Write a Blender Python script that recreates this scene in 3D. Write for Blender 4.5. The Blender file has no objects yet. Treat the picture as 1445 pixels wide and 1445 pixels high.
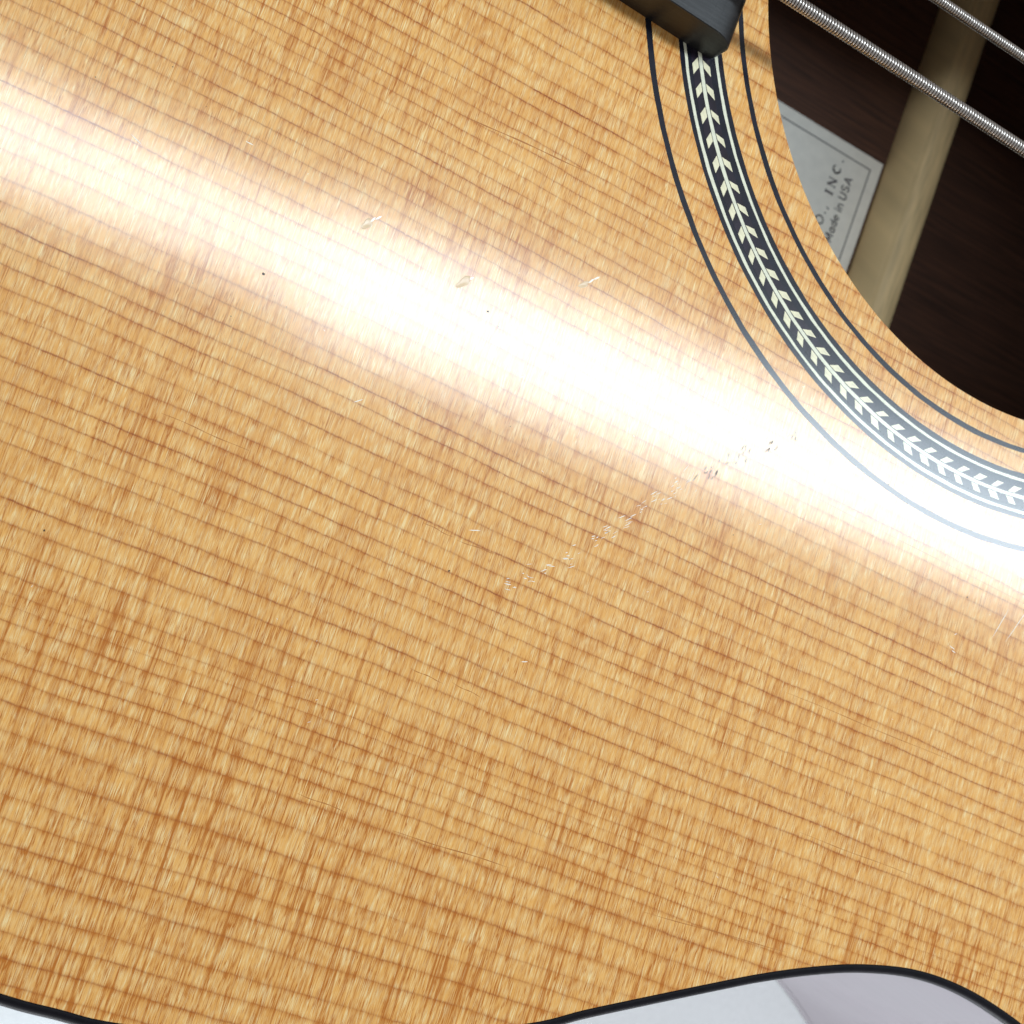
import bpy, bmesh, math, random
from mathutils import Matrix, Vector
random.seed(7)
S = bpy.context.scene
C = S.collection
MM = 0.001
# ------------------------------------------------------------------ camera
cam_d = bpy.data.cameras.new('camera'); cam = bpy.data.objects.new('camera', cam_d); C.objects.link(cam)
RC = ((0.8517202299877096, 0.3863902334494906, 0.3539424209166637),
      (0.34791471041180916, -0.9220928977035356, 0.16941086825052587),
      (0.3918264974559117, -0.02114888879298843, -0.919796021078527))
CP = (-114.78135, -117.48031, 153.44129)
cam.matrix_world = Matrix(((RC[0][0], -RC[0][1], -RC[0][2], CP[0]*MM),
                           (RC[1][0], -RC[1][1], -RC[1][2], CP[1]*MM),
                           (RC[2][0], -RC[2][1], -RC[2][2], CP[2]*MM),
                           (0, 0, 0, 1)))
cam_d.sensor_width = 36; cam_d.lens = 36*2092.99/1445
cam_d.shift_x = 4.9636/1445; cam_d.shift_y = -8.2736/1445
cam_d.clip_start = 0.005; cam_d.clip_end = 20
cam_d.dof.use_dof = True; cam_d.dof.focus_distance = 0.163
cam_d.dof.aperture_fstop = 68.0
S.camera = cam
# ------------------------------------------------------------------ light
W = bpy.data.worlds.new('World'); S.world = W; W.use_nodes = True
bg = W.node_tree.nodes['Background']; bg.inputs[0].default_value = (0.96, 0.98, 1.0, 1); bg.inputs[1].default_value = 0.27
def area(name, loc, sx, sy, power, col, target):
    d = bpy.data.lights.new(name, 'AREA'); d.shape = 'RECTANGLE'; d.size = sx*MM; d.size_y = sy*MM; d.energy = power; d.color = col
    o = bpy.data.objects.new(name, d); C.objects.link(o)
    o.location = Vector(loc)*MM
    o.rotation_euler = (Vector(target)*MM-o.location).to_track_quat('-Z', 'Y').to_euler()
    return o
COOL = (0.81, 0.92, 1.0); COOL2 = (0.72, 0.88, 1.0)
tube = area('ceiling_tube_lamp', (280, 116, 600), 1300, 44, 3.2, COOL, (280, 116, 0)); tube.rotation_euler = (0, 0, math.radians(4.0))
glare_wide = area('added_glare_light', (425, 136, 600), 800, 76, 1.9, COOL2, (425, 136, 0)); glare_wide.rotation_euler = (0, 0, math.radians(6.0))  # added to widen the tube's glare towards the right, not a separate fixture
low = area('added_table_fill', (60, -520, -58), 700, 46, 4.2, (.93, .97, 1.0), (40, -120, -100))  # unseen fill added below the soundboard, brightens only tabletop and rib
S.view_settings.view_transform = 'Standard'; S.view_settings.look = 'None'
S.view_settings.exposure = 0.32; S.view_settings.gamma = 1.0
S.render.engine = 'CYCLES'
S.render.resolution_x = 1024; S.render.resolution_y = 1024

# ------------------------------------------------------------------ node helpers
class G:
    def __init__(s, name):
        m = bpy.data.materials.new(name); m.use_nodes = True; s.m = m; s.t = m.node_tree; s.n = s.t.nodes
        s.b = s.n['Principled BSDF']
    def link(s, a, b): s.t.links.new(a, b)
    def put(s, sock, v):
        if hasattr(v, 'links') or isinstance(v, bpy.types.NodeSocket): s.link(v, sock)
        else:
            try: sock.default_value = v
            except Exception: sock.default_value = (*v, 1)
    def math(s, op, a, b=None, c=None, clamp=False):
        n = s.n.new('ShaderNodeMath'); n.operation = op; n.use_clamp = clamp; s.put(n.inputs[0], a)
        if b is not None: s.put(n.inputs[1], b)
        if c is not None: s.put(n.inputs[2], c)
        return n.outputs[0]
    def xyz(s):
        tc = s.n.new('ShaderNodeTexCoord'); sp = s.n.new('ShaderNodeSeparateXYZ'); s.link(tc.outputs['Object'], sp.inputs[0])
        return [s.math('MULTIPLY', sp.outputs[i], 1000.0) for i in range(3)]
    def vec(s, x, y, z=0.0):
        n = s.n.new('ShaderNodeCombineXYZ'); s.put(n.inputs[0], x); s.put(n.inputs[1], y); s.put(n.inputs[2], z); return n.outputs[0]
    def noise(s, x, y, fx, fy, z=0.0, detail=2.0, rough=0.5):
        v = s.vec(s.math('MULTIPLY', x, fx), s.math('MULTIPLY', y, fy), z)
        n = s.n.new('ShaderNodeTexNoise'); s.link(v, n.inputs['Vector']); n.inputs['Scale'].default_value = 1.0
        n.inputs['Detail'].default_value = detail; n.inputs['Roughness'].default_value = rough
        return n.outputs[0]
    def remap(s, v, a, b, c=0.0, d=1.0, smooth=False):
        n = s.n.new('ShaderNodeMapRange'); n.interpolation_type = 'SMOOTHSTEP' if smooth else 'LINEAR'; n.clamp = True
        s.put(n.inputs[0], v); n.inputs[1].default_value = a; n.inputs[2].default_value = b; n.inputs[3].default_value = c; n.inputs[4].default_value = d
        return n.outputs[0]
    def mix(s, f, a, b):
        n = s.n.new('ShaderNodeMix'); n.data_type = 'RGBA'; s.put(n.inputs[0], f); s.put(n.inputs[6], a if not isinstance(a, tuple) else (*a, 1)); s.put(n.inputs[7], b if not isinstance(b, tuple) else (*b, 1))
        return n.outputs[2]
    def bump(s, h, dist, strength=1.0, normal=None):
        n = s.n.new('ShaderNodeBump'); s.link(h, n.inputs['Height']); n.inputs['Distance'].default_value = dist*MM; n.inputs['Strength'].default_value = strength
        if normal is not None: s.link(normal, n.inputs['Normal'])
        return n.outputs[0]
    def set(s, **k):
        for a, v in k.items(): s.put(s.b.inputs[a.replace('_', ' ')], v if not (isinstance(v, tuple) and len(v) == 3) else (*v, 1))
        return s.m

# ------------------------------------------------------------------ spruce
RINGS = [-164.5,-161.8,-159.6,-157.3,-154.6,-152.9,-150.6,-148.2,-146.0,-142.7,-140.4,-138.2,-136.1,-133.6,-130.6,-127.9,-125.7,-124.1,-122.4,-120.6,-119.1,-117.9,-116.3,-113.9,-111.6,
         -109.3,-107.1,-104.3,-102.5,-100.7,-98.9,-96.7,-94.6,-92.5,-90.3,-88.1,-86.2,-84.4,-82.4,-80.2,-77.5,-75.5,-73.5,-71.5,-69.6,
         -67.1,-65.2,-63.5,-61.8,-59.7,-58.0,-56.4,-54.4,-52.9,-51.2,-49.7,-47.9,-46.0,-44.1,-42.2,-39.3,-37.6,-35.4,-33.1,-31.0,-28.6,-26.4,-24.5]
Y0, Y1 = RINGS[0], RINGS[-1]; NR = len(RINGS)-1
def spruce():
    g = G('flamed_spruce'); X, Y, Z = g.xyz()
    w1 = g.math('MULTIPLY', g.math('SUBTRACT', g.noise(X, Y, .010, .022, 3.3, 1), .5), 3.4)
    w2 = g.math('MULTIPLY', g.math('SUBTRACT', g.noise(X, Y, .09, .16, 8.1, 2), .5), .62)
    w3 = g.math('MULTIPLY', g.math('SUBTRACT', g.noise(X, Y, 1.6, .5, 1.7, 1), .5), .16)
    yw = g.math('ADD', g.math('ADD', Y, w1), g.math('ADD', w2, w3))
    fc = g.n.new('ShaderNodeFloatCurve'); cv = fc.mapping.curves[0]
    pts = [(0, 0)] + [((RINGS[i]-Y0)/(Y1-Y0), i/NR) for i in range(1, NR)] + [(1, 1)]
    cv.points[0].location = pts[0]; cv.points[1].location = pts[-1]
    for p in pts[1:-1]: cv.points.new(*p)
    for p in cv.points: p.handle_type = 'VECTOR'
    fc.mapping.extend = 'EXTRAPOLATED'; fc.mapping.update()
    t = g.math('MULTIPLY_ADD', yw, 1/(Y1-Y0), -Y0/(Y1-Y0))
    g.link(t, fc.inputs['Value'])
    ph = g.math('MULTIPLY', fc.outputs[0], float(NR))
    f = g.math('FRACT', ph); idn = g.math('FLOOR', g.math('ADD', ph, .5))
    cell = g.math('FLOOR', ph)
    wn = g.n.new('ShaderNodeTexWhiteNoise'); wn.noise_dimensions = '1D'; g.link(idn, wn.inputs['W']); r1 = wn.outputs[0]
    wc = g.n.new('ShaderNodeTexWhiteNoise'); wc.noise_dimensions = '1D'; g.link(cell, wc.inputs['W']); r2 = wc.outputs[0]
    d = g.math('MULTIPLY', g.math('MINIMUM', f, g.math('SUBTRACT', 1.0, f)), 2.0)        # ~ mm from the ring line
    low = g.remap(Y, -105, -128)                                                       # the edge of the plate: broader, softer rings, stronger silk
    thin = g.remap(d, 0.0, .15, 1, 0)
    soft = g.remap(d, 0.0, .50, 1, 0, True)
    late = g.remap(f, .45, 1.0, 0, 1); late = g.math('MULTIPLY', late, late)
    along = g.remap(g.noise(X, Y, .09, .6, 5.5, 2), .34, .62, .40, 1)
    brk = g.remap(g.noise(X, Y, 2.2, .8, 2.5, 2), .35, .6, .45, 1)
    rs = g.math('MULTIPLY_ADD', r1, .62, .38)
    lthin = g.math('MULTIPLY', g.math('MULTIPLY', thin, brk), g.math('MULTIPLY', rs, g.math('MULTIPLY', along, g.math('MULTIPLY_ADD', low, -.45, 1.12))))
    lsoft = g.math('MULTIPLY', g.math('MULTIPLY', soft, rs), g.math('MULTIPLY_ADD', low, .05, .20))
    # silk: short rays across the grain, re-drawn in each growth ring
    Xs = g.math('ADD', g.math('ADD', X, g.math('MULTIPLY', Y, .03)), g.math('MULTIPLY', r2, 1.1))
    Xg = g.math('ADD', X, g.math('MULTIPLY', Y, .045))
    def ridge(n, c, w): return g.remap(g.math('ABSOLUTE', g.math('SUBTRACT', n, c)), 0, w, 1, 0)
    def mask(fx, fy, z, a, b): return g.remap(g.noise(X, Y, fx, fy, z, 2), a, b)
    n3 = g.noise(Xg, Y, 4.6, .14, 14.0, 1, .5)
    n1 = g.noise(Xg, Y, 1.9, .085, 4.0, 2, .6)
    n2 = g.noise(Xg, Y, 3.4, .11, 7.0, 2, .6)
    fib3 = g.noise(Xg, Y, .75, .045, 2.0, 2, .55)
    fib2 = g.noise(Xg, Y, 2.5, .055, 17.0, 2, .6)
    fine = g.noise(Xs, Y, 9.5, .22, 12.0, 1, .5)
    reg = g.remap(g.noise(X, Y, .045, .035, 6.0, 2), .35, .62)
    regl = g.math('ADD', g.math('MULTIPLY', reg, .50), g.math('MULTIPLY', low, .60), clamp=True)
    k1 = g.math('MULTIPLY', g.math('MULTIPLY', ridge(n1, .52, .025), mask(.9, .30, 33., .42, .60)), g.math('MULTIPLY_ADD', regl, .52, .50))
    k1b = g.math('MULTIPLY', g.math('MULTIPLY', ridge(n2, .50, .038), mask(1.1, .45, 35., .45, .62)), g.math('MULTIPLY_ADD', regl, .40, .50))
    k2 = g.math('MULTIPLY', g.remap(fib2, .55, .64), g.math('MULTIPLY_ADD', regl, .50, .07))
    k3 = g.math('MULTIPLY', g.remap(fib3, .54, .70), g.math('MULTIPLY_ADD', regl, .34, .08))
    n3d = g.noise(Xg, Y, 4.4, .12, 51.0, 1, .5)
    k5 = g.math('MULTIPLY', g.math('MULTIPLY', ridge(n3d, .5, .046), mask(.7, .5, 57., .40, .62)), g.math('MULTIPLY_ADD', regl, .40, .42))
    k4 = g.math('MULTIPLY', g.remap(fine, .50, .68), g.math('MULTIPLY_ADD', mask(.25, .2, 37., .35, .6), .28, .06))
    llate = g.math('MULTIPLY', g.math('MULTIPLY', late, g.remap(n3d, .42, .60, .25, 1)), g.math('MULTIPLY', g.remap(g.noise(X, Y, .35, .1, 9.1, 2), .38, .62, .1, 1), .55))
    blotch = g.math('MULTIPLY', g.remap(g.noise(X, Y, .16, .12, 15.0, 3), .42, .68), .12)
    dark = g.math('ADD', g.math('ADD', g.math('ADD', g.math('MAXIMUM', g.math('MAXIMUM', k1, k5), k1b), k2), g.math('ADD', k3, k4)), g.math('ADD', g.math('ADD', lsoft, llate), blotch), clamp=True)
    gl = g.math('MULTIPLY', ridge(n1, .575, .028), mask(.8, .35, 43., .40, .58))  # glints of the silk, painted into the colour as pale lines
    gl2 = g.math('MULTIPLY', ridge(n2, .585, .040), mask(1.0, .5, 45., .42, .6))
    glf = g.math('MULTIPLY', g.math('MULTIPLY', ridge(n3, .5, .05), mask(.7, .5, 53., .42, .62)), .65)
    cellb = g.remap(g.noise(Xg, Y, 3.0, .6, 31.0, 3, .6), .45, .68)
    bright = g.math('ADD', g.math('ADD', g.math('MULTIPLY', g.math('MAXIMUM', gl, gl2), .75), glf), g.math('MULTIPLY', cellb, .36), clamp=True)
    base = g.mix(bright, (.86, .44, .112), (.98, .755, .375))
    c = g.mix(g.math('MULTIPLY', dark, 1.12, clamp=True), base, (.50, .150, .012))
    c = g.mix(lthin, c, (.27, .048, .003))
    # height: hard rings stand proud, silk lies low
    h = g.math('ADD', g.math('MULTIPLY', soft, .8), g.math('ADD', g.math('MULTIPLY', fine, .35), g.math('MULTIPLY', n2, .5)))
    nb = g.bump(h, .010, .5)
    lf = g.noise(X, Y, .35, .35, 40.0, 2)
    cb = g.bump(g.math('ADD', lf, g.math('MULTIPLY', h, .03)), .02, .35)
    g.set(Base_Color=c, Roughness=.46, IOR=1.45, Coat_Weight=1.0, Coat_Roughness=.128, Coat_IOR=1.5, Specular_IOR_Level=.15, Normal=nb)
    g.link(cb, g.b.inputs['Coat Normal'])
    return g.m
def plain(name, col, rough=.5, coat=0, crough=.14, var=.0, fx=1, fy=1, metal=0, bump=0.0, ior=1.5, spec=.5):
    g = G(name); X, Y, Z = g.xyz()
    n = g.noise(X, g.math('ADD', Y, g.math('MULTIPLY', Z, .7)), fx, fy, 2.0, 4)
    v = g.remap(n, .3, .7)
    c = g.mix(v, tuple(x*(1-var) for x in col), tuple(min(1, x*(1+var)) for x in col))
    g.set(Base_Color=c, Roughness=rough, Metallic=float(metal), IOR=ior, Specular_IOR_Level=spec)
    if coat: g.set(Coat_Weight=float(coat), Coat_Roughness=crough, Specular_IOR_Level=.05)
    if bump: g.link(g.bump(n, bump), g.b.inputs['Normal'])
    return g.m
M_spruce = spruce()
M_black = plain('black_fibre', (.008, .009, .018), .30, 1, .13, .35, .8, .8)
M_brown = plain('dark_rosewood', (.016, .011, .020), .35, 1, .13, .5, 1.2, .4)
M_white = plain('pale_maple', (.80, .78, .60), .4, 1, .13, .10, 2, 2)
M_leaf = plain('pale_holly', (.86, .79, .54), .4, 1, .13, .14, 3, 1)
M_ebony = plain('ebony', (.009, .008, .008), .42, 0, .2, .5, .25, 3.0, bump=.012, spec=.5)
_g = M_ebony.node_tree; _n = _g.nodes.new('ShaderNodeTexNoise'); _n.inputs['Scale'].default_value = 420; _n.inputs['Detail'].default_value = 5; _m = _g.nodes.new('ShaderNodeMapRange'); _m.inputs[3].default_value = .30; _m.inputs[4].default_value = .58; _g.links.new(_n.outputs[0], _m.inputs[0]); _g.links.new(_m.outputs[0], _g.nodes['Principled BSDF'].inputs['Roughness'])
M_bind = plain('black_binding', (.005, .004, .006), .6, 0, .2, .3, 1, 1, spec=.12)
M_mahog = plain('mahogany', (.078, .030, .015), .75, 0, .2, .42, .06, 1.1, bump=.05)
M_brace = plain('brace_spruce', (.82, .59, .30), .6, 0, .2, .16, .9, .10, bump=.02)
M_kerf = plain('unfinished_spruce', (.55, .36, .18), .7, 0, .2, .2, .4, 3)
M_paper = plain('label_paper', (.86, .82, .74), .8, 0, .2, .04, .5, .5)
M_ink = plain('label_ink', (.075, .06, .075), .7, 0, .2, .1)
M_wind = plain('nickel_winding', (.60, .55, .51), .33, 0, .2, .10, .6, 8, metal=1)
M_core = plain('dark_core', (.08, .06, .05), .5, 0, .2, .1, .5, .5, metal=1)  # dark colour stands in for shade in the winding grooves
M_plain = plain('steel', (.62, .61, .60), .22, 0, .2, .06, .5, .5, metal=1)
M_fret = plain('fret_nickel', (.6, .58, .54), .3, 0, .2, .1, .5, .5, metal=1)
M_side = plain('lacquered_side', (.150, .138, .150), .5, .25, .12, .03, .02, .3)  # grey base carries the pale reflection of the surroundings
M_table = plain('white_tabletop', (.90, .94, .95), .55, 0, .2, .02, .8, .8, bump=.02)
M_scr = plain('raw_scratch', (.97, .90, .78), .6)
M_scr_glare = plain('glare_grey_scratch', (.36, .32, .29), .8)  # scratch colour darkened to stand out against the glare
M_glint = plain('painted_glint', (.95, .85, .70), .4, 1, .15)  # pale colour paints the glint beside each ding
M_dent = plain('dent_shade_tan', (.78, .56, .34), .5, .6, .15)  # tan stands in for the shade inside the dings
M_resin = plain('resin_line', (.45, .17, .04), .4, 1, .14)
M_dust = plain('dust', (.05, .035, .03), .9)

# ------------------------------------------------------------------ mesh helpers (coordinates in mm)
def mesh_ob(name, verts, faces, mat, parent=None, smooth=False):
    me = bpy.data.meshes.new(name); me.from_pydata([(a*MM, b*MM, c*MM) for a, b, c in verts], [], faces); me.update()
    if smooth:
        for p in me.polygons: p.use_smooth = True
    me.materials.append(mat)
    o = bpy.data.objects.new(name, me); C.objects.link(o)
    if parent: o.parent = parent
    return o
def tagit(o, label=None, cat=None, group=None, kind=None):
    if label: o['label'] = label
    if cat: o['category'] = cat
    if group: o['group'] = group
    if kind: o['kind'] = kind
    return o
def catmull(P, n=8):
    out = []; N = len(P)
    for i in range(N):
        p0, p1, p2, p3 = P[(i-1) % N], P[i], P[(i+1) % N], P[(i+2) % N]
        for k in range(n):
            t = k/n
            out.append(tuple(.5*((2*p1[j])+(-p0[j]+p2[j])*t+(2*p0[j]-5*p1[j]+4*p2[j]-p3[j])*t*t+(-p0[j]+3*p1[j]-3*p2[j]+p3[j])*t**3) for j in (0, 1)))
    return out
def offset(P, d):      # inward for counter-clockwise
    out = []; N = len(P)
    for i in range(N):
        a, b = P[i-1], P[(i+1) % N]; tx, ty = b[0]-a[0], b[1]-a[1]; l = math.hypot(tx, ty)
        out.append((P[i][0]-ty/l*d, P[i][1]+tx/l*d))
    return out
lowhalf = [(-169, -38), (-164, -84), (-151, -117), (-131, -141), (-112, -151.6), (-99, -154.6), (-87, -155.25), (-81.6, -155.2), (-75.1, -154.95), (-60, -152.6), (-45, -148.3), (-31.2, -143.2), (-24.9, -139.95), (-19.1, -137.1), (-10.1, -132.75),
           (-3.3, -129.55), (3.6, -126.75), (10.2, -124.6), (18.1, -123.05), (26, -123.0), (34.3, -124.3), (44, -126.9), (55, -130.4), (67, -133.3), (78, -136.9), (90, -144.2), (115, -160), (150, -178), (190, -188), (230, -187), (270, -173), (304, -145), (328, -95), (338, -40)]
ctrl = lowhalf + [(x, -y) for x, y in reversed(lowhalf)]
OUT = catmull(ctrl, 6)
WOOD = offset(OUT, 1.22)
IN2 = offset(OUT, 2.4)
def circ(r, n, z=None, wob=0.0, seed=0):
    rnd = random.Random(seed); ph = [rnd.uniform(0, 6.28) for _ in range(6)]
    res = []
    for i in range(n):
        a = 2*math.pi*i/n
        w = wob*sum(math.sin(a*k+ph[j])/(1+j*.3) for j, k in enumerate((9, 23, 41, 67, 97, 131)))
        res.append(((r+w)*math.cos(a), (r+w)*math.sin(a)) if z is None else ((r+w)*math.cos(a), (r+w)*math.sin(a), z))
    return res
def plate(name, outer, z0, z1, mat, parent, hole=None, inner_mat=None):
    bm = bmesh.new()
    def loop(P, z):
        vs = [bm.verts.new((x*MM, y*MM, z*MM)) for x, y in P]
        return vs, [bm.edges.new((vs[i], vs[(i+1) % len(vs)])) for i in range(len(vs))]
    for z in (z1, z0):
        v, e = loop(outer, z); ee = list(e)
        if hole:
            v2, e2 = loop(hole, z); ee += e2
        r = bmesh.ops.triangle_fill(bm, use_beauty=True, edges=ee)
        for f in r['geom']:
            if isinstance(f, bmesh.types.BMFace):
                f.normal_update()
                if (f.normal.z > 0) != (z == z1): f.normal_flip()
        if z == z1: top = (v, v2 if hole else None)
        else: bot = (v, v2 if hole else None)
    n = len(outer)
    for i in range(n):
        bm.faces.new((top[0][i], bot[0][i], bot[0][(i+1) % n], top[0][(i+1) % n]))
    if hole:
        n = len(hole)
        for i in range(n):
            f = bm.faces.new((top[1][i], top[1][(i+1) % n], bot[1][(i+1) % n], bot[1][i])); f.material_index = 1
    me = bpy.data.meshes.new(name); bm.to_mesh(me); bm.free(); me.materials.append(mat)
    if hole: me.materials.append(inner_mat or mat)
    o = bpy.data.objects.new(name, me); C.objects.link(o); o.parent = parent
    return o
def ring(name, r0, r1, z0, z1, mat, parent, n=480, crown=0.0, wob=.02, seed=1, seg=4):
    V = []; F = []; k = seg+1
    loops = []
    for j in range(k):
        t = j/seg; r = r0+(r1-r0)*t; z = z1+crown*(1-(2*t-1)**2)
        loops.append(circ(r, n, z, wob, seed+(0 if j < seg/2 else 50)))
    loops = [circ(r0, n, z0, wob, seed)] + loops + [circ(r1, n, z0, wob, seed+50)]
    for L in loops: V += L
    for j in range(len(loops)-1):
        for i in range(n):
            a = j*n+i; b = j*n+(i+1) % n
            F.append((a, a+n, b+n, b))
    o = mesh_ob(name, V, F, mat, parent, smooth=crown > 0); return o
def strip_wall(name, P, Q, zs, mat, parent, smooth=True):
    """closed band between outer loop P and inner loop Q, heights zs=(bottom, top)"""
    n = len(P); V = [(x, y, zs[1]) for x, y in P]+[(x, y, zs[0]) for x, y in P]+[(x, y, zs[0]) for x, y in Q]+[(x, y, zs[1]) for x, y in Q]
    F = []
    for k in range(4):
        for i in range(n):
            a = k*n+i; b = k*n+(i+1) % n; c = ((k+1) % 4)*n+(i+1) % n; d = ((k+1) % 4)*n+i
            F.append((a, d, c, b))
    return mesh_ob(name, V, F, mat, parent)
def box(name, x0, x1, y0, y1, z0, z1, mat, parent=None):
    V = [(x, y, z) for z in (z0, z1) for y in (y0, y1) for x in (x0, x1)]
    return mesh_ob(name, V, [(0, 2, 3, 1), (4, 5, 7, 6), (0, 1, 5, 4), (1, 3, 7, 5), (3, 2, 6, 7), (2, 0, 4, 6)], mat, parent)

# ------------------------------------------------------------------ the setting
t = box('tabletop', -500, 900, -700, 500, -125, -107, M_table); tagit(t, kind='structure')

# ------------------------------------------------------------------ guitar
guitar = bpy.data.objects.new('acoustic_guitar', None); C.objects.link(guitar); guitar.empty_display_size = .05
tagit(guitar, 'acoustic guitar with honey spruce top, herringbone rosette and black binding on white tabletop', 'guitar')
HOLE = circ(50.75, 240)
top = plate('soundboard', WOOD, -2.8, 0.0, M_spruce, guitar, HOLE, M_kerf)
# binding: outer band with a rounded shoulder
def binding():
    n = len(OUT); prof = [(1.22, -2.8), (1.22, .035), (.95, .07), (.45, .05), (.12, -.18), (0, -.5), (0, -1.30), (2.3, -1.30)]
    V = []; F = []
    for d, z in prof:
        V += [(x, y, z) for x, y in offset(OUT, d)]
    k = len(prof)
    for j in range(k-1):
        for i in range(n):
            a = j*n+i; b = j*n+(i+1) % n
            F.append((a, b, b+n, a+n))
    return mesh_ob('binding', V, F, M_bind, guitar, True)
binding()
strip_wall('rib', offset(OUT, .05), IN2, (-104, -1.32), M_side, guitar)
plate('back', offset(OUT, .0), -106.8, -104.05, M_side, guitar)
# inside, the back plate's inner face is raised to where the photo shows it
inner = plate('back_lining', offset(OUT, 2.45), -104.0, -100.0, M_mahog, guitar)
# back brace: rounded top, runs across the body
def brace(x0, x1, zt, y0, y1, nm='back_brace'):
    prof = [(x0, -100.02), (x0, zt-1.4)]
    for k in range(0, 9):
        a = math.pi*(1-k/8)
        prof.append(((x0+x1)/2+(x1-x0)/2*math.cos(a), zt-1.4+1.4*math.sin(a)))
    prof += [(x1, -100.02)]
    n = len(prof); ys = [y0+(y1-y0)*i/40 for i in range(41)]
    V = []; F = []
    for y in ys: V += [(x, y, z) for x, z in prof]
    for j in range(40):
        for i in range(n-1):
            a = j*n+i; F.append((a, a+1, a+n+1, a+n))
    F += [tuple(range(n))[::-1], tuple(40*n+i for i in range(n))]
    return mesh_ob(nm, V, F, M_brace, guitar, True)
brace(34.9, 41.0, -87.2, -120, 120)
# paper label
lab = mesh_ob('paper_label', [(-46, -29, -99.86), (34.3, -29, -99.86), (34.3, 28.3, -99.86), (-46, 28.3, -99.86), (-46, -29, -99.98), (34.3, -29, -99.98), (34.3, 28.3, -99.98), (-46, 28.3, -99.98)],
              [(0, 1, 2, 3), (7, 6, 5, 4), (0, 4, 5, 1), (1, 5, 6, 2), (2, 6, 7, 3), (3, 7, 4, 0)], M_paper, guitar)
def frame_mesh():
    a, b, c, d = -43.4, 31.9, -26.4, 25.8; w = .26; z = -99.83
    V = []; F = []
    def q(x0, x1, y0, y1):
        n = len(V); V.extend([(x0, y0, z), (x1, y0, z), (x1, y1, z), (x0, y1, z)]); F.append((n, n+1, n+2, n+3))
    q(a, b, d-w, d); q(a, b, c, c+w); q(a, a+w, c+w, d-w); q(b-w, b, c+w, d-w)
    return mesh_ob('border_line', V, F, M_ink, lab)
frame_mesh()
# lettering, drawn as strokes; u runs along the writing (+y), v up the letter (-x)
def letters():
    V = []; F = []; z = -99.82
    def stroke(pts, w, u0, base, s, sx=1):
        for (a, b) in zip(pts[:-1], pts[1:]):
            dx, dy = b[0]-a[0], b[1]-a[1]; l = math.hypot(dx, dy) or 1; nx, ny = -dy/l*w/2, dx/l*w/2
            ex, ey = dx/l*w*.25, dy/l*w*.25
            n = len(V)
            for (p, q) in ((a[0]-ex+nx, a[1]-ey+ny), (a[0]-ex-nx, a[1]-ey-ny), (b[0]+ex-nx, b[1]+ey-ny), (b[0]+ex+nx, b[1]+ey+ny)):
                V.append((base-q*s, u0+p*s*sx, z))
            F.append((n, n+1, n+2, n+3))
    def arc(cx, cy, rx, ry, a0, a1, k=12): return [(cx+rx*math.cos(math.radians(a0+(a1-a0)*i/k)), cy+ry*math.sin(math.radians(a0+(a1-a0)*i/k))) for i in range(k+1)]
    G_ = {'I': [([(0, 0), (0, 1)], .24), ([(-.2, 0), (.2, 0)], .08), ([(-.2, 1), (.2, 1)], .08)],
          'N': [([(-.36, 0), (-.36, 1)], .11), ([(.36, 0), (.36, 1)], .11), ([(-.36, 1), (.36, 0)], .24), ([(-.55, 1), (-.3, 1)], .08), ([(.2, 1), (.52, 1)], .08), ([(-.52, 0), (-.2, 0)], .08)],
          'C': [(arc(0, .5, .42, .5, 50, 310), .15), (arc(-.03, .5, .40, .36, 100, 260), .2), ([(.30, .70), (.30, 1.0)], .08)],
          'O': [(arc(0, .5, .45, .5, 0, 360, 20), .16)],
          '.': [([(0, .03), (0, .15)], .18)], ',': [([(0, .12), (-.1, -.16)], .16)],
          'M': [([(-.38, 0), (-.38, 1), (0, .2), (.38, 1), (.38, 0)], .18)],
          'a': [(arc(0, .33, .24, .31, 0, 360, 14), .16), ([(.26, 0), (.26, .66)], .16)],
          'd': [(arc(0, .33, .24, .31, 0, 360, 14), .16), ([(.26, 0), (.26, 1)], .16)],
          'e': [(arc(0, .34, .26, .31, -45, -360, 14), .15), ([(-.26, .36), (.26, .36)], .13)],
          'i': [([(0, 0), (0, .64)], .17), ([(0, .85), (0, 1)], .17)],
          'n': [([(-.24, 0), (-.24, .66)], .16), (arc(0, .38, .24, .27, 180, 0, 8)+[(.24, 0)], .16)],
          'U': [([(-.33, 1)]+arc(0, .32, .33, .32, 180, 360, 10)+[(.33, 1)], .18)],
          'S': [(arc(0, .75, .28, .25, 30, 270, 10)+arc(0, .25, .30, .25, 90, -150, 10), .17)],
          'A': [([(-.38, 0), (0, 1), (.38, 0)], .18), ([(-.22, .3), (.22, .3)], .15)]}
    def put(ch, u, base, s, sx=1):
        for pts, w in G_[ch]: stroke(pts, w, u, base, s, sx)
    for ch, u in (('C', 7.6), ('O', 10.3), ('.', 12.2), (',', 13.5), ('I', 16.6), ('N', 18.9), ('C', 21.9), ('.', 24.1)): put(ch, u, 25.2, 1.85, 1.05)
    for ch, u in (('M', 7.9), ('a', 9.65), ('d', 11.1), ('e', 12.5), ('i', 14.2), ('n', 15.2), ('U', 17.4), ('S', 19.15), ('A', 20.95)): put(ch, u, 28.5, 1.72)
    # two small lines further left, hidden under the soundboard's edge from here
    return mesh_ob('printed_lettering', V, F, M_ink, lab)
letters()

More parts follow.
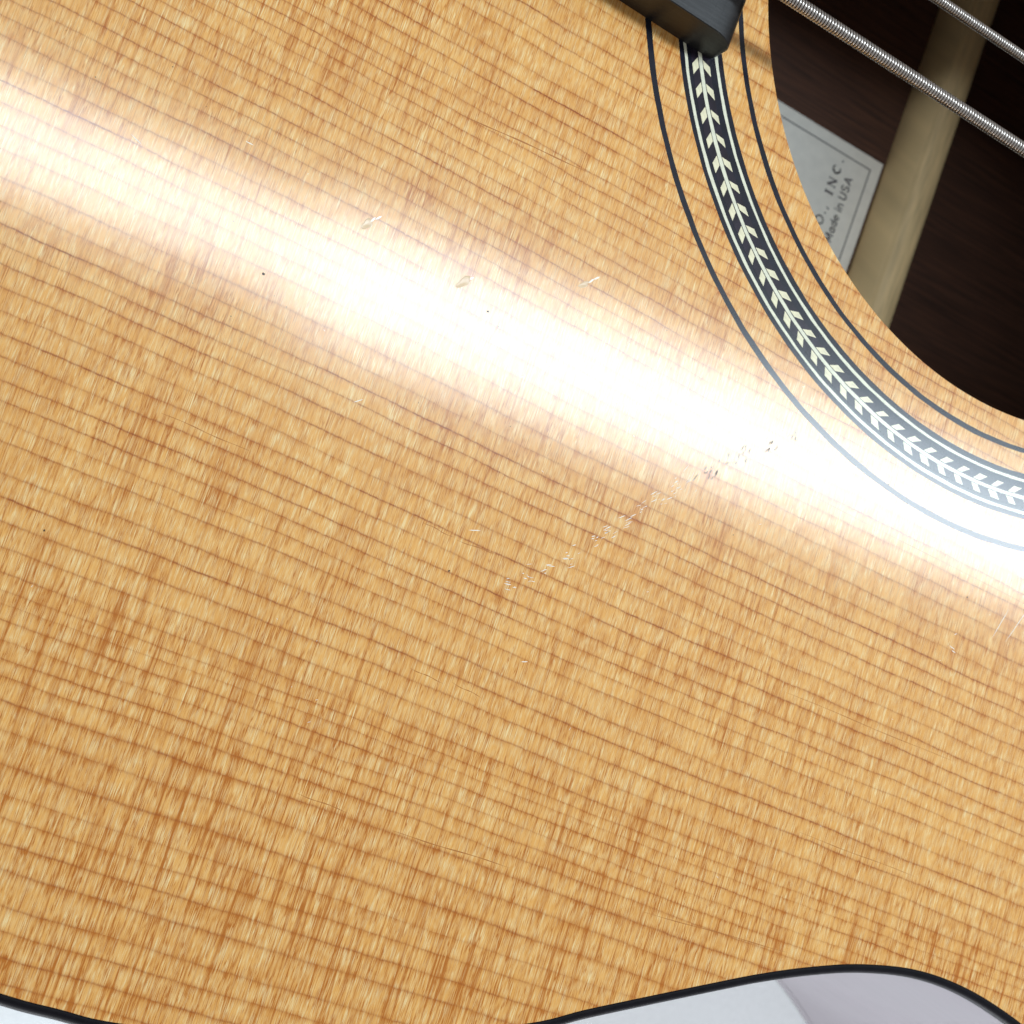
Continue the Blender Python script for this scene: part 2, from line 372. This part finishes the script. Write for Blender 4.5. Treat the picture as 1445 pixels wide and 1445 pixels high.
# ------------------------------------------------------------------ rosette
ring('inner_purfling_ring', 54.36, 55.04, -.4, .012, M_black, guitar, crown=.0, wob=.018, seed=3)
ring('outer_purfling_ring', 67.12, 67.86, -.4, .012, M_black, guitar, crown=.0, wob=.022, seed=9)
ros = ring('rosette', 57.70, 63.58, -.4, .010, M_black, guitar, crown=.0, wob=.014, seed=21, seg=6)
tagit(ros, 'black rosette band with pale lines and herringbone leaves')
ring('herringbone_ground', 59.62, 62.08, -.2, .026, M_brown, ros, wob=.008, seed=31, seg=2)
ring('pale_line', 58.40, 58.78, -.2, .030, M_white, ros, crown=.0, wob=.020, seed=41)
ring('pale_line', 62.58, 62.98, -.2, .030, M_white, ros, crown=.0, wob=.020, seed=51)
ring('herringbone_spine', 60.61, 61.07, -.2, .044, M_white, ros, crown=.0, wob=.014, seed=61)
def leaf_mesh(nm, P):
    V = []
    for z in (.041, -.1):
        for r, a in P:
            a = math.radians(a); V.append((r*math.cos(a)*MM, r*math.sin(a)*MM, z*MM))
    n = len(P); F = [tuple(range(n))] + [(i, n+i, n+(i+1) % n, (i+1) % n) for i in range(n)]
    me = bpy.data.meshes.new(nm); me.from_pydata(V, [], F); me.update(); me.materials.append(M_leaf)
    if me.polygons[0].normal.z < 0: me.flip_normals()
    return me
NL = 130
vo = [leaf_mesh('leaf_inlay', [(61.17, d0), (62.02, .66+d0), (62.04, 1.86+d1), (61.17, 1.13+d1)]) for d0, d1 in ((0, 0), (.05, -.08), (-.06, .06))]
vi = [leaf_mesh('leaf_inlay', [(60.52, .26+d0), (59.63, 1.10+d0), (59.68, 2.24+d1), (60.50, 1.16+d1)]) for d0, d1 in ((0, 0), (.06, -.06), (-.05, .07))]
for i in range(NL):
    a = -136.85+i*360/NL
    aa = (a+180) % 360-180
    if abs(aa) > 152: continue                      # under the fretboard
    for var in (vo, vi):
        o = bpy.data.objects.new('leaf_inlay', random.choice(var)); C.objects.link(o); o.parent = ros
        o.rotation_euler = (0, 0, math.radians(a+random.uniform(-.07, .07)))

# ------------------------------------------------------------------ fretboard
def fretboard():
    xe, R = -51.1, 1.1
    n = 24
    def hw(x): return 29.3-(-51-x)*.026
    xs = [-230, -180, -140, -100, -80, -70, -62, -58, -56, -55.2]+[-55.2+4.1*math.sin(math.pi/2*k/18) for k in range(1, 19)]
    V = []; F = []; rows = []
    for x in xs:
        w = hw(x)
        if x > xe-R: w -= R-math.sqrt(max(0, R*R-(x-(xe-R))**2))*1.0
        zt = 6.0
        if x > -55.2: zt = .25+5.75*max(0, 1-((x+55.2)/4.12)**2.5)**(1/2.5)
        sec = [(-w, .02), (-w, zt-.10), (-w+.10, zt)]
        for k in range(1, 12):
            y = (-w+.10)+(2*w-.20)*k/12; sec.append((y, zt+.35*(1-(y/w)**2)*(x < -55)))
        sec += [(w-.10, zt), (w, zt-.10), (w, .02)]
        rows.append([(x, y, z) for y, z in sec])
    m = len(rows[0])
    for r in rows: V += r
    for j in range(len(rows)-1):
        for i in range(m-1):
            a = j*m+i; F.append((a, a+m, a+m+1, a+1))
    F.append(tuple((len(rows)-1)*m+i for i in range(m))); F.append(tuple(range(m))[::-1])
    o = mesh_ob('fretboard', V, F, M_ebony, guitar, False)
    for p in o.data.polygons: p.use_smooth = True
    o.data.set_sharp_from_angle(angle=math.radians(32))
    return o
fb = fretboard()
for i, x in enumerate((-66.5, -77.6, -89.4, -101.9, -115.1, -129.1, -144.0, -159.7)):
    w = 29.0-(-51-x)*.026; prof = [(-1.0, 6.2), (-.8, 6.75), (-.35, 7.15), (.35, 7.15), (.8, 6.75), (1.0, 6.2)]
    V = [(x+a, s*w, z+(0 if s else 0)) for s in (-1, 1) for a, z in prof]
    mesh_ob('fret', V, [(k, k+1, k+7, k+6) for k in range(5)]+[(0, 1, 2, 3, 4, 5), (11, 10, 9, 8, 7, 6)], M_fret, fb)

# ------------------------------------------------------------------ strings
def helix(name, r_core, r_wire, pitch, x0, x1, y, z, mat, parent, seg=14, ws=8):
    n = int((x1-x0)/pitch*seg); V = []; F = []
    R = r_core+r_wire
    for i in range(n+1):
        a = 2*math.pi*i/seg; x = x0+pitch*i/seg; cy, cz = math.cos(a), math.sin(a)
        for k in range(ws):
            b = 2*math.pi*k/ws
            rr = R+r_wire*math.cos(b)
            V.append((x+r_wire*1.02*math.sin(b), y+rr*cy, z+rr*cz))
    for i in range(n):
        for k in range(ws):
            a = i*ws+k; b = i*ws+(k+1) % ws; F.append((a, b, b+ws, a+ws))
    return mesh_ob(name, V, F, mat, parent, True)
def rod(name, r, x0, x1, y, z, mat, parent, n=16):
    V = [(x, y+r*math.cos(2*math.pi*k/n), z+r*math.sin(2*math.pi*k/n)) for x in (x0, x1) for k in range(n)]
    return mesh_ob(name, V, [(k, n+k, n+(k+1) % n, (k+1) % n) for k in range(n)], mat, parent, True)
specs = [(-23.15, .84, .40, 'thickest wound string'), (-12.42, .66, .36, 'second wound string'), (-2.3, .5, .2, None), (7.9, .38, .16, None)]
for y, R, pitch, lbl in specs:
    rw = pitch*.41
    s = rod('string', R-rw*2+.02, -230, 235, y, 10.0, M_core, guitar)
    if lbl: s['label'] = lbl
    helix('winding', R-rw*2, rw, pitch, -75 if R > .6 else -60, 120 if R > .6 else 60, y, 10.0, M_wind, s)
for y, R in ((18.0, .22), (28.0, .17)): rod('string', R, -230, 235, y, 10.0, M_plain, guitar)

# ------------------------------------------------------------------ wear on the finish, with painted glints and shade
def sliver(V, F, x, y, ang, L, w, z=.02):
    a = math.radians(ang); dx, dy = math.cos(a)*L/2, math.sin(a)*L/2; nx, ny = -math.sin(a)*w/2, math.cos(a)*w/2
    n = len(V); V.extend([(x-dx, y-dy, z), (x-dx*.3-nx, y-dy*.3-ny, z), (x+dx*.5-nx*.8, y+dy*.5-ny*.8, z), (x+dx, y+dy, z), (x+dx*.4+nx, y+dy*.4+ny, z), (x-dx*.5+nx*.7, y-dy*.5+ny*.7, z)])
    F.append((n, n+1, n+2, n+3, n+4, n+5))
V = []; F = []
TRAIL = [(-52.6, -97.5), (-50.6, -95.4), (-48.7, -93.8), (-46.6, -91.8), (-44.6, -89.), (-43.2, -86.9), (-41.7, -85.2), (-40., -83.), (-38.2, -81.3), (-36.6, -79.), (-34.8, -77.2), (-33.2, -75.2), (-31.6, -73.3), (-29.6, -71.4), (-26.7, -69.2), (-24.3, -66.4)]
VD = []; FD = []
for i, (cx, cy) in enumerate(TRAIL):
    tv, tf = (VD, FD) if i > 10 else (V, F)
    base = 8+80*(i/15)+random.uniform(-12, 12); q = random.uniform(.5, 1.1)
    for k in range(random.randint(6, 15)):
        sliver(tv, tf, cx+random.gauss(0, .62), cy+random.gauss(0, .5), random.gauss(base, 7), random.uniform(.25, 1.3)*q, random.uniform(.04, .11) if i < 11 else random.uniform(.09, .14))
tagit(mesh_ob('glare_scratch', VD, FD, M_scr_glare, top), 'scratches coloured grey to read dark where their trail crosses the glare', kind='stuff')
for (cx, cy, an, L) in ((14.5, -76.5, 75, 5.0), (17.2, -75.5, 70, 6.5), (-58.5, -93.3, 20, 1.5), (8.3, -82.1, -10, 1.1), (8.7, -82.5, -10, .8), (8.2, -80.3, 40, .5), (-108, -70.5, -20, 1.5), (-97.5, -65.3, 0, 1.0), (-76.3, -85.5, 40, 1.2), (-47.3, -104.7, 20, .9)):
    sliver(V, F, cx, cy, an, L, .11)
for k in range(26):
    sliver(V, F, random.uniform(-100, 20), random.uniform(-120, -60), random.choice((80, -25, 30)), random.uniform(.2, .5), .05)
o = mesh_ob('scratch_mark', V, F, M_scr, top); tagit(o, 'fine pale scratches in a slanting row across the lacquer', kind='stuff')
# three dings: a shallow crater with a raised lip, each a part of the top
def ding(x, y, ang, L, w):
    V = [(0, 0, .004)]; F = []; n = 20; prof = ((.45, .004), (.8, .02), (1.0, .028), (1.25, .002))
    ca, sa = math.cos(math.radians(ang)), math.sin(math.radians(ang))
    for s, z in prof:
        for k in range(n):
            a = 2*math.pi*k/n; wv = 1+.14*math.sin(3*a+x)+.08*math.sin(5*a+y)
            u, v = L/2*s*math.cos(a)*wv, w/2*s*math.sin(a)*wv
            V.append((u*ca-v*sa, u*sa+v*ca, z))
    for k in range(n): F.append((0, 1+k, 1+(k+1) % n))
    for j in range(3):
        for k in range(n):
            a = 1+j*n+k; b = 1+j*n+(k+1) % n; F.append((a, a+n, b+n, b))
    o = mesh_ob('ding', V, F, M_dent, top, True); o.location = (x*MM, y*MM, 0)
    o.data.materials.append(M_spruce)
    return o
ding(-82.7, -67.3, 62, 1.3, .72); ding(-70.2, -68.2, 58, 1.7, .72); ding(-56.7, -61.9, 50, 1.15, .52)
V = []; F = []
for (x, y, an, L) in ((-82.3, -66.6, 66, .9), (-81.8, -66.1, 52, .9), (-56.0, -61.1, 58, 1.0), (-55.5, -60.5, 46, .9), (-69.5, -67.4, 50, .6)): sliver(V, F, x, y, an, L, .24, .052)
tagit(mesh_ob('ding_highlight', V, F, M_glint, top), kind='stuff')
# dark resin lines along the grain
V = []; F = []
def resin(x0, x1, y0, y1, w):
    n = 14; b = len(V)
    for i in range(n+1):
        t = i/n; x = x0+(x1-x0)*t; y = y0+(y1-y0)*t+.05*math.sin(t*9+x0); ww = w*math.sin(math.pi*min(1, max(0.02, t)))**.5*.5*(.7+.3*math.sin(t*23+x0))
        V.extend([(x, y-ww, .006), (x, y+ww, .006)])
    for i in range(n): F.append((b+2*i, b+2*i+2, b+2*i+3, b+2*i+1))
for a in ((-95, -85, -95.3, -95.3, .11), (-59.8, -55.5, -110.1, -110.3, .12), (-54.6, -50.6, -109.9, -110.2, .10), (-66.6, -60.4, -126.7, -126.8, .12), (-55, -40.2, -127.1, -126.6, .15), (-22, -.8, -126.3, -125.1, .13),
          (-60, -55, -95.1, -94.8, .12), (-64.5, -60.5, -94.8, -95.0, .10), (-78.3, -60.5, -51.0, -49.5, .20), (-36, -23, -104.5, -104.7, .08), (-13, 14, -96.0, -95.6, .10), (-5, 14, -111.2, -111, .10), (-30, 22, -72.2, -72.6, .10)): resin(*a)
tagit(mesh_ob('resin_line', V, F, M_resin, top), kind='stuff')
# specks of dust
V = []; F = []
def speck(x, y, r):
    b = len(V); n = 6
    for k in range(n): V.append((x+r*random.uniform(.6, 1.2)*math.cos(k*math.pi/3), y+r*random.uniform(.6, 1.2)*math.sin(k*math.pi/3), .03))
    V.append((x, y, .03+r*.7)); F.extend([(b+k, b+(k+1) % n, b+n) for k in range(n)])
for x, y, r in ((-101, -110.8, .14), (-66.3, -70, .14), (-90.9, -77.4, .17), (-64.5, -71.0, .08), (-8.6, -66.5, .10), (8.2, -75.2, .12), (-59.6, -98.6, .12)): speck(x, y, r)
for k in range(46): speck(random.uniform(-120, 10), random.uniform(-85, -60), random.uniform(.03, .075))
d = mesh_ob('dust_speck', V, F, M_dust); tagit(d, 'tiny dark dust specks scattered over the glossy spruce top', 'dust', kind='stuff')
